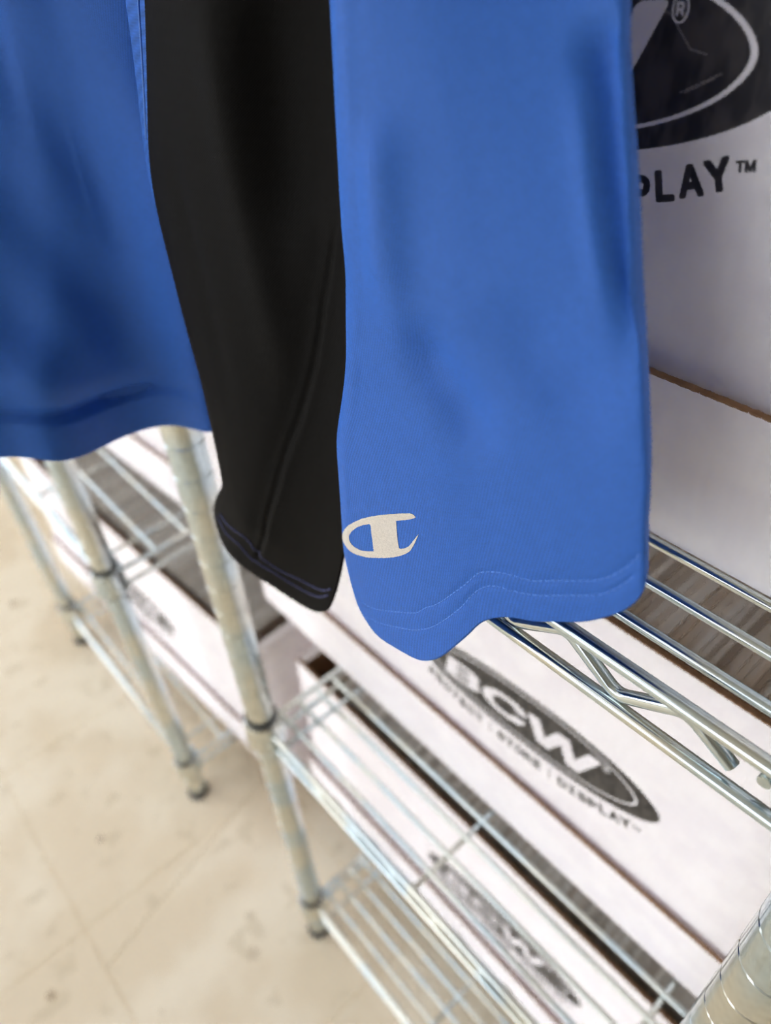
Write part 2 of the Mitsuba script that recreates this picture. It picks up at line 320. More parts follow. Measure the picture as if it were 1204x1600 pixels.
comic_ply = [ply(box(-.00118, .00118, -CWD / 2, CWD / 2, 0, CH), f'comic_edge_{i}') for i in range(len(COMIC) + len(GREY))]
def comic_box(cx, yfront, zb, rot, blabel, tlabel, logo_dx, logo_z, comics=None, clabel=None, cgroup=None, n_single=0, end_gap=(.03, .004), seed=0):
    ca, sa = math.cos(rot), math.sin(rot)
    def place(dx, dy, z, extra=None):
        m = T().translate([cx - sa * dy + ca * dx, yfront + TW / 2 + ca * dy + sa * dx, z]).rotate([0, 0, 1], math.degrees(rot))
        return m @ extra if extra is not None else m
    t = thing('box_lid', tlabel, 'box lid', 'white lids under the comic boxes')
    for w in tray_ply['wall']: part('wall', w, t, to=place(0, 0, zb))
    part('bottom_panel', tray_ply['bottom'], t, to=place(0, 0, zb)); part('corrugated_edge', tray_ply['rim'], t, 'bare brown corrugated top edge', to=place(0, 0, zb))
    dy = -(TW / 2 - GAP - BW / 2); z1 = zb + .0034
    b = thing('comic_box', blabel, 'storage box', 'white comic boxes on the wire shelves')
    for w in box_ply['wall']: part('wall', w, b, to=place(0, dy, z1))
    for w in box_ply['end']: part('end_panel', w, b, to=place(0, dy, z1))
    part('bottom_panel', box_ply['bottom'], b, to=place(0, dy, z1)); part('lining', box_ply['lining'], b, 'brown kraft inside of the box', to=place(0, dy, z1))
    part('corrugated_edge', box_ply['rim'], b, 'bare brown corrugated top edge', to=place(0, dy, z1))
    for n in LOGO_PLY: part(n, LOGO_PLY[n], b, LOGO_NOTE[n], to=place(logo_dx, dy - BW / 2 - .00002, z1 + logo_z))
    if comics:
        r = np.random.default_rng(seed); x = -BL / 2 + .0135 + end_gap[0]; xe = BL / 2 - .0135 - end_gap[1]; rest = []
        tone, i = 0, 0
        lo, hi = comics
        while x < xe:
            pitch = r.uniform(.0022, .0046)
            tone = int(r.integers(len(COMIC))) + (0 if seed == 21 else len(COMIC)); x += pitch / 2
            mt = T().translate([0, 0, BT + .0006]).scale([pitch * .94 / .00236, 1, float(r.uniform(.985, 1.0))])
            wx = cx + x
            y_off = float(r.uniform(-.0012, .0012)) + .0045
            if lo < wx < hi:
                c = thing('comic_book', clabel, 'comic book', cgroup); scene[c] = {**comic_ply[tone], 'to_world': place(x, dy + y_off, z1, mt)}
            else:
                q = box(x - pitch * .47, x + pitch * .47, -CWD / 2 + y_off, CWD / 2 + y_off, BT + .0006, BT + .0006 + CH * r.uniform(.985, 1)); rest.append(q)
            x += pitch / 2
        if rest:
            c = thing('comic_book_rows', 'rest of the bagged comic books in the same box as ' + clabel.split(' in ')[-1], 'comic books', None); labels[c]['kind'] = 'stuff'
            scene[c] = {**ply(cat(rest), 'comic_edge_9'), 'to_world': place(0, dy, z1)}
    return b
U1, U2 = -0.168, -0.868
b_top = comic_box(-0.19, .2095, shelf_top(.850), 0.0, 'white comic box on the top shelf beside the blue shorts, its black oval scuffed', 'shallow white lid under the top shelf box, its brown edge facing the camera', .0, .1465)
b_mid = comic_box(U1, .2405, shelf_top(.470), 0.0, 'white comic box on the middle shelf of the near unit, its BCW oval fully visible', 'shallow white lid under the middle shelf box, below the blurred oval', .0, .1325,
          comics=(-.30, .06), clabel='bagged comic book standing upright in the middle shelf box under the chrome wires', cgroup='comic books in the middle box of the near unit', end_gap=(.026, .004), seed=21)
b_low = comic_box(U1, .2495, shelf_top(.085), 0.0, 'white comic box on the bottom shelf of the near unit, its logo crossed by wires', 'shallow white lid under the bottom shelf box, behind the lowest front rail', -.006, .132,
          comics=(-.60, -.03), clabel='bagged comic book standing upright in the bottom shelf box behind the crossing wires', cgroup='comic books in the bottom box of the near unit', end_gap=(.026, .004), seed=22)
b_far = comic_box(U2, .1965, shelf_top(.082), .062, 'white comic box low on the far left unit, its open top full of grey edges', 'shallow white lid under the far unit bottom box', .0, .1295,
          comics=(-1.0, -.70), clabel='bagged comic book standing upright in the far left box behind the leaning post', cgroup='comic books in the bottom box of the far unit', end_gap=(.004, .02), seed=23)
b_farm = comic_box(U2, .2440, shelf_top(.470), .06, 'white comic box on the middle shelf of the far unit, mostly hidden by the shorts', 'shallow white lid under the far unit middle box, seen just below the dark blue hem', .0, .1295)
# scuffs on the black oval of the top box
def strip(pts, w):
    return flat(LineString(pts).buffer(w, cap_style=2), .00005)
sc = cat([strip([(.050, .0145), (.0625, .0100), (.0695, .0020), (.0745, .0008)], .00012), strip([(.068, -.0085), (.0795, -.0035)], .00010), strip([(.0695, -.0085), (.078, -.0045)], .0001), strip([(.0905, .008), (.0955, -.002)], .0001)])
sc.apply_translation((0, 0, .00016))
part('scuff', ply(upright(sc), 'scuff'), b_top, 'pale scratches across the black oval', to=T().translate([-0.19, .2095 + GAP - .00002, shelf_top(.850) + .0034 + .1465]))
# control points of the cloth panels, in tenths of a millimetre
BU=np.array([0.0, 0.008, 0.02, 0.045, 0.09, 0.1356, 0.1811, 0.2267, 0.2722, 0.3178, 0.3633, 0.4089, 0.4544, 0.5, 0.5456, 0.5911, 0.6367, 0.6822, 0.7278, 0.7733, 0.8189, 0.8644, 0.91, 0.95, 0.97, 0.985, 0.995, 1.0])
BV=np.array([0.0, 0.05, 0.1, 0.15, 0.2, 0.25, 0.3, 0.35, 0.4, 0.45, 0.5, 0.55, 0.6, 0.64, 0.68, 0.72, 0.76, 0.8, 0.84, 0.88, 0.9, 0.9143, 0.9286, 0.9429, 0.9571, 0.9714, 0.9857, 1.0])
BW=np.array([-1972,1543,10435,-1928,1516,10436,-1899,1505,10436,-1865,1501,10436,-1826,1511,10435,-1788,1523,10434,-1753,1536,10433,-1720,1550,10432,-1688,1566,10431,-1658,1581,10429,-1629,1598,10428,-1601,1614,10427,-1572,1631,10425,-1545,1647,10424,-1517,1663,10423,-1489,1679,10422,-1461,1694,10421,-1432,1708,10419,-1403,1720,10418,-1374,1732,10417,-1343,1741,10417,-1312,1749,10416,-1280,1755,10415,-1253,1761,10414,-1244,1770,10414,-1241,1783,10413,-1244,1798,10412,-1255,1820,10411,-1957,1529,10367,-1912,1502,10369,-1884,1491,10370,-1850,1487,10370,-1809,1496,10368,-1771,1506,10366,-1734,1518,10364,-1698,1532,10362,-1665,1546,10361,-1632,1561,10359,-1601,1576,10359,-1571,1593,10359,-1542,1609,10359,-1514,1625,10359,-1485,1641,10359,-1455,1657,10358,-1426,1671,10357,-1396,1685,10356,-1366,1698,10356,-1335,1709,10355,-1304,1719,10355,-1273,1727,10355,-1241,1733,10356,-1215,1740,10357,-1206,1750,10357,-1204,1762,10357,-1207,1778,10356,-1218,1800,10354,-1942,1515,10297,-1898,1488,10301,-1869,1476,10302,-1835,1472,10301,-1794,1480,10298,-1754,1489,10295,-1716,1500,10293,-1678,1513,10291,-1642,1526,10289,-1607,1540,10288,-1574,1555,10288,-1544,1571,10290,-1514,1587,10292,-1485,1604,10293,-1455,1619,10294,-1424,1634,10293,-1393,1649,10293,-1362,1662,10292,-1331,1675,10292,-1299,1686,10292,-1268,1696,10293,-1236,1705,10294,-1204,1712,10297,-1179,1719,10299,-1171,1729,10300,-1170,1742,10299,-1173,1757,10299,-1185,1780,10297,-1928,1501,10225,-1884,1474,10230,-1855,1462,10231,-1821,1457,10230,-1780,1464,10226,-1739,1472,10223,-1699,1482,10219,-1660,1494,10217,-1621,1506,10215,-1584,1519,10214,-1550,1534,10216,-1518,1550,10219,-1488,1566,10223,-1458,1582,10226,-1427,1597,10227,-1394,1612,10227,-1362,1626,10227,-1330,1639,10227,-1298,1652,10227,-1266,1663,10228,-1234,1674,10230,-1202,1683,10232,-1170,1690,10236,-1146,1698,10240,-1139,1708,10241,-1138,1722,10242,-1142,1737,10241,-1153,1760,10238,-1915,1487,10150,-1870,1460,10156,-1842,1448,10158,-1808,1442,10157,-1767,1448,10152,-1725,1456,10147,-1684,1464,10143,-1642,1475,10141,-1602,1486,10139,-1563,1498,10138,-1526,1513,10141,-1494,1528,10146,-1463,1544,10152,-1433,1560,10157,-1400,1575,10159,-1367,1590,10160,-1333,1603,10160,-1300,1616,10160,-1267,1629,10161,-1234,1640,10163,-1202,1651,10166,-1169,1660,10169,-1139,1668,10175,-1115,1677,10180,-1109,1688,10182,-1109,1701,10183,-1113,1717,10182,-1125,1740,10178,-1902,1473,10072,-1858,1445,10080,-1829,1433,10082,-1795,1427,10081,-1754,1432,10074,-1711,1439,10069,-1669,1446,10064,-1625,1456,10062,-1582,1466,10060,-1541,1478,10059,-1502,1491,10064,-1468,1507,10071,-1437,1522,10079,-1406,1538,10086,-1372,1553,10090,-1338,1567,10091,-1303,1581,10091,-1269,1594,10093,-1235,1606,10094,-1201,1617,10097,-1168,1628,10101,-1135,1638,10106,-1105,1647,10113,-1083,1656,10120,-1077,1667,10122,-1077,1681,10123,-1082,1697,10122,-1094,1720,10118,-1890,1459,9992,-1845,1431,10000,-1817,1419,10003,-1783,1412,10001,-1741,1416,9994,-1698,1422,9987,-1653,1428,9982,-1607,1437,9980,-1562,1446,9978,-1518,1457,9978,-1478,1470,9984,-1443,1485,9994,-1411,1501,10004,-1379,1516,10014,-1344,1531,10019,-1308,1545,10021,-1272,1558,10022,-1237,1571,10024,-1202,1583,10026,-1167,1594,10029,-1134,1606,10035,-1101,1616,10041,-1070,1625,10050,-1049,1635,10059,-1045,1646,10062,-1045,1660,10063,-1050,1677,10061,-1062,1699,10057,-1878,1446,9908,-1833,1417,9918,-1805,1405,9921,-1771,1397,9919,-1729,1400,9910,-1684,1405,9902,-1638,1410,9897,-1590,1418,9894,-1542,1426,9893,-1496,1436,9894,-1453,1449,9902,-1417,1463,9915,-1384,1479,9927,-1352,1495,9939,-1316,1509,9946,-1278,1523,9949,-1241,1535,9950,-1204,1548,9953,-1168,1560,9957,-1133,1572,9961,-1099,1583,9968,-1066,1593,9975,-1036,1603,9986,-1015,1613,9997,-1012,1625,10000,-1013,1640,10001,-1018,1656,10000,-1030,1679,9995,-1866,1432,9820,-1821,1403,9832,-1793,1390,9835,-1759,1382,9833,-1717,1384,9822,-1671,1388,9814,-1623,1392,9807,-1572,1399,9805,-1522,1407,9805,-1473,1415,9806,-1428,1428,9818,-1391,1442,9833,-1358,1457,9848,-1325,1473,9863,-1287,1487,9872,-1248,1500,9876,-1209,1512,9878,-1172,1525,9882,-1135,1537,9886,-1098,1549,9891,-1064,1560,9899,-1030,1571,9909,-1001,1581,9921,-981,1592,9934,-978,1605,9938,-980,1620,9939,-986,1636,9938,-998,1659,9932,-1853,1418,9729,-1809,1389,9742,-1781,1376,9746,-1747,1367,9743,-1705,1368,9731,-1658,1371,9721,-1609,1375,9714,-1555,1380,9713,-1503,1387,9713,-1451,1395,9716,-1404,1406,9729,-1366,1420,9748,-1331,1435,9767,-1298,1451,9784,-1259,1465,9795,-1218,1478,9800,-1178,1490,9803,-1139,1502,9808,-1101,1514,9814,-1064,1526,9820,-1029,1538,9830,-996,1549,9841,-967,1559,9855,-948,1571,9869,-946,1584,9874,-949,1599,9875,-955,1616,9874,-966,1639,9867,-1838,1404,9634,-1793,1375,9649,-1766,1361,9653,-1732,1353,9650,-1690,1353,9636,-1643,1354,9625,-1592,1357,9617,-1536,1361,9616,-1481,1367,9617,-1427,1374,9621,-1378,1385,9638,-1339,1399,9661,-1304,1414,9682,-1270,1429,9703,-1230,1443,9716,-1188,1455,9723,-1147,1467,9727,-1107,1479,9733,-1068,1491,9740,-1031,1503,9747,-995,1515,9759,-962,1526,9772,-933,1538,9788,-916,1550,9804,-914,1563,9809,-917,1579,9811,-924,1596,9809,-936,1619,9801,-1820,1390,9536,-1776,1361,9553,-1748,1347,9557,-1715,1338,9553,-1674,1337,9536,-1626,1337,9524,-1574,1339,9516,-1516,1342,9515,-1459,1347,9517,-1402,1353,9523,-1351,1364,9544,-1311,1377,9570,-1276,1392,9595,-1242,1407,9619,-1201,1421,9635,-1158,1433,9643,-1115,1444,9648,-1074,1456,9656,-1035,1468,9664,-997,1480,9673,-961,1492,9686,-927,1504,9701,-899,1516,9719,-883,1529,9737,-882,1542,9743,-886,1558,9744,-893,1575,9742,-905,1599,9734,-1815,1376,9430,-1770,1347,9448,-1743,1333,9452,-1710,1323,9448,-1669,1321,9428,-1619,1320,9414,-1565,1321,9406,-1504,1323,9406,-1444,1327,9410,-1384,1333,9418,-1330,1342,9443,-1289,1356,9474,-1252,1370,9503,-1217,1386,9531,-1175,1399,9550,-1130,1411,9560,-1085,1422,9566,-1043,1434,9576,-1003,1445,9586,-964,1457,9596,-927,1469,9611,-893,1482,9628,-865,1494,9649,-850,1508,9669,-850,1522,9675,-855,1538,9677,-862,1555,9674,-874,1579,9665,-1813,1365,9339,-1769,1335,9358,-1741,1321,9363,-1709,1311,9358,-1667,1308,9336,-1616,1306,9321,-1560,1306,9312,-1496,1308,9314,-1433,1311,9319,-1370,1316,9329,-1314,1325,9358,-1272,1338,9393,-1234,1353,9427,-1198,1368,9458,-1154,1381,9479,-1108,1393,9491,-1062,1404,9499,-1019,1415,9510,-977,1427,9521,-937,1439,9533,-900,1451,9550,-866,1464,9569,-838,1477,9591,-824,1491,9613,-824,1505,9620,-829,1521,9621,-837,1539,9619,-849,1563,9609,-1813,1354,9243,-1768,1324,9265,-1741,1310,9270,-1708,1299,9263,-1666,1295,9239,-1614,1293,9223,-1556,1292,9213,-1489,1293,9216,-1423,1295,9223,-1357,1299,9236,-1299,1308,9269,-1255,1321,9309,-1216,1336,9347,-1179,1351,9382,-1134,1364,9406,-1085,1375,9420,-1038,1385,9430,-994,1397,9442,-951,1409,9455,-910,1420,9469,-873,1433,9488,-838,1446,9508,-811,1459,9533,-797,1474,9556,-798,1489,9564,-804,1505,9565,-811,1523,9562,-823,1546,9552,-1824,1342,9138,-1779,1313,9161,-1751,1298,9167,-1718,1287,9159,-1676,1283,9132,-1622,1279,9115,-1561,1277,9105,-1490,1278,9110,-1420,1279,9119,-1350,1283,9135,-1288,1291,9174,-1242,1304,9219,-1201,1318,9262,-1163,1333,9302,-1116,1346,9330,-1066,1357,9346,-1017,1367,9357,-971,1379,9372,-926,1390,9387,-884,1402,9403,-846,1415,9423,-811,1428,9446,-783,1442,9473,-770,1457,9498,-772,1472,9506,-778,1489,9508,-786,1507,9505,-797,1530,9494,-1848,1331,9022,-1802,1302,9047,-1774,1287,9053,-1740,1275,9044,-1696,1270,9015,-1640,1266,8995,-1575,1263,8986,-1499,1263,8993,-1424,1263,9006,-1350,1266,9026,-1283,1274,9071,-1234,1287,9123,-1191,1301,9172,-1151,1316,9217,-1102,1328,9249,-1049,1339,9268,-998,1349,9281,-949,1360,9298,-903,1372,9316,-860,1384,9334,-820,1397,9357,-784,1410,9383,-756,1424,9412,-744,1440,9439,-746,1455,9448,-752,1472,9449,-760,1490,9446,-772,1514,9434,-1871,1320,8899,-1824,1291,8926,-1795,1276,8932,-1761,1263,8922,-1716,1257,8889,-1657,1252,8868,-1588,1249,8858,-1507,1247,8869,-1427,1248,8885,-1348,1250,8909,-1277,1257,8962,-1226,1270,9021,-1181,1284,9077,-1139,1298,9128,-1086,1311,9165,-1031,1321,9187,-978,1331,9203,-928,1342,9223,-880,1354,9243,-835,1366,9263,-794,1379,9289,-757,1392,9317,-729,1407,9349,-717,1423,9379,-720,1439,9388,-726,1456,9390,-734,1474,9386,-746,1498,9373,-1869,1309,8780,-1823,1279,8810,-1794,1264,8815,-1760,1251,8804,-1716,1245,8766,-1655,1239,8743,-1585,1234,8732,-1501,1232,8745,-1417,1232,8765,-1334,1233,8794,-1261,1240,8854,-1207,1252,8920,-1161,1266,8983,-1118,1281,9039,-1065,1293,9080,-1008,1303,9106,-953,1313,9124,-902,1324,9146,-853,1335,9169,-807,1347,9191,-767,1361,9220,-729,1374,9251,-702,1390,9285,-690,1407,9317,-693,1422,9326,-700,1440,9328,-709,1458,9324,-721,1482,9310,-1861,1298,8659,-1814,1268,8690,-1786,1253,8696,-1754,1240,8682,-1711,1232,8639,-1650,1225,8612,-1578,1220,8601,-1491,1217,8616,-1405,1216,8639,-1319,1216,8672,-1243,1223,8740,-1189,1235,8814,-1142,1249,8883,-1099,1263,8946,-1044,1276,8992,-986,1285,9021,-930,1295,9041,-878,1305,9066,-829,1317,9091,-782,1329,9116,-741,1342,9147,-704,1357,9181,-677,1372,9218,-667,1390,9251,-671,1406,9261,-678,1423,9263,-687,1442,9258,-699,1466,9243,-1857,1292,8596,-1811,1262,8628,-1783,1247,8633,-1751,1234,8618,-1709,1226,8572,-1648,1219,8543,-1576,1213,8531,-1488,1210,8548,-1400,1208,8572,-1312,1208,8608,-1235,1215,8680,-1180,1227,8759,-1133,1240,8832,-1089,1255,8898,-1034,1267,8946,-975,1277,8976,-919,1286,8998,-866,1296,9024,-817,1308,9051,-770,1320,9077,-729,1333,9109,-692,1348,9144,-665,1363,9183,-655,1381,9218,-660,1397,9228,-667,1415,9229,-676,1434,9224,-688,1458,9209,-1855,1288,8549,-1809,1258,8582,-1781,1243,8587,-1750,1229,8571,-1708,1221,8522,-1647,1214,8493,-1575,1208,8480,-1485,1204,8497,-1396,1202,8523,-1308,1202,8561,-1230,1209,8636,-1174,1220,8718,-1127,1234,8794,-1083,1249,8862,-1027,1260,8912,-968,1270,8944,-911,1279,8967,-858,1290,8994,-808,1301,9021,-761,1313,9048,-720,1327,9082,-683,1341,9118,-657,1357,9158,-647,1375,9193,-652,1391,9203,-660,1409,9205,-669,1428,9200,-681,1452,9184,-1853,1284,8501,-1807,1254,8535,-1780,1239,8540,-1749,1225,8522,-1708,1216,8471,-1647,1209,8440,-1574,1203,8427,-1483,1199,8445,-1393,1196,8473,-1303,1196,8512,-1224,1203,8591,-1168,1214,8676,-1121,1228,8755,-1077,1242,8826,-1020,1254,8878,-961,1264,8911,-903,1273,8935,-850,1283,8963,-800,1295,8991,-753,1307,9020,-711,1320,9054,-674,1335,9091,-648,1351,9132,-639,1369,9168,-644,1385,9179,-652,1403,9180,-662,1422,9175,-674,1446,9159,-1852,1280,8452,-1806,1250,8486,-1779,1235,8491,-1748,1221,8472,-1707,1212,8419,-1647,1204,8386,-1573,1197,8373,-1481,1193,8392,-1389,1191,8421,-1299,1190,8463,-1218,1197,8545,-1162,1208,8634,-1114,1221,8716,-1070,1236,8789,-1013,1248,8843,-953,1257,8878,-895,1266,8903,-841,1277,8932,-790,1288,8962,-743,1300,8991,-702,1314,9027,-665,1329,9065,-639,1345,9107,-630,1363,9144,-635,1379,9154,-644,1398,9156,-653,1416,9150,-665,1441,9134,-1849,1276,8403,-1803,1246,8438,-1777,1230,8442,-1746,1217,8422,-1706,1207,8366,-1645,1199,8332,-1571,1192,8317,-1478,1188,8338,-1385,1185,8369,-1293,1184,8413,-1212,1191,8499,-1155,1202,8591,-1106,1215,8676,-1062,1230,8752,-1005,1242,8809,-944,1251,8845,-886,1260,8871,-832,1270,8901,-781,1282,8932,-733,1294,8962,-692,1307,8999,-655,1322,9038,-629,1339,9082,-621,1357,9119,-626,1374,9130,-635,1392,9131,-644,1411,9126,-656,1435,9109,-1845,1273,8354,-1799,1242,8390,-1772,1226,8394,-1742,1212,8372,-1703,1203,8314,-1642,1194,8278,-1568,1187,8263,-1474,1182,8285,-1380,1179,8317,-1286,1179,8363,-1204,1185,8452,-1147,1196,8549,-1098,1209,8637,-1054,1224,8716,-996,1235,8774,-935,1245,8812,-876,1253,8838,-822,1264,8870,-771,1275,8902,-723,1287,8933,-682,1301,8972,-644,1316,9012,-619,1332,9056,-611,1351,9095,-617,1368,9105,-626,1386,9107,-636,1405,9101,-648,1429,9083,-1833,1269,8311,-1787,1238,8347,-1761,1222,8350,-1732,1208,8328,-1694,1198,8266,-1634,1190,8228,-1559,1182,8212,-1465,1177,8234,-1370,1174,8268,-1276,1173,8315,-1193,1179,8408,-1136,1190,8508,-1088,1203,8599,-1044,1217,8680,-986,1229,8740,-925,1238,8779,-865,1247,8807,-811,1257,8840,-760,1269,8872,-713,1280,8905,-671,1295,8944,-634,1309,8985,-609,1326,9030,-602,1345,9070,-608,1362,9080,-617,1380,9082,-627,1399,9076,-639,1423,9058,-1814,1265,8272,-1769,1234,8309,-1743,1218,8312,-1715,1204,8288,-1678,1194,8223,-1619,1185,8183,-1545,1177,8165,-1451,1172,8187,-1357,1168,8222,-1263,1167,8271,-1180,1173,8367,-1123,1184,8469,-1075,1197,8562,-1032,1211,8646,-974,1223,8708,-913,1232,8748,-854,1240,8776,-800,1251,8810,-749,1262,8843,-701,1274,8876,-660,1288,8916,-623,1303,8958,-599,1320,9004,-592,1339,9044,-599,1356,9055,-608,1374,9056,-618,1393,9050,-630,1418,9031]).reshape(28,28,3)/1e4
KU=np.array([0.0, 0.008, 0.02, 0.04, 0.06, 0.12, 0.1829, 0.2457, 0.3086, 0.3714, 0.4343, 0.4971, 0.56, 0.6229, 0.6857, 0.7486, 0.8114, 0.8743, 0.9371, 1.0])
KV=np.array([0.0, 0.0667, 0.1333, 0.2, 0.2667, 0.3333, 0.4, 0.4667, 0.5333, 0.6, 0.65, 0.692, 0.734, 0.776, 0.818, 0.86, 0.88, 0.8971, 0.9143, 0.9314, 0.9486, 0.9657, 0.9829, 1.0])
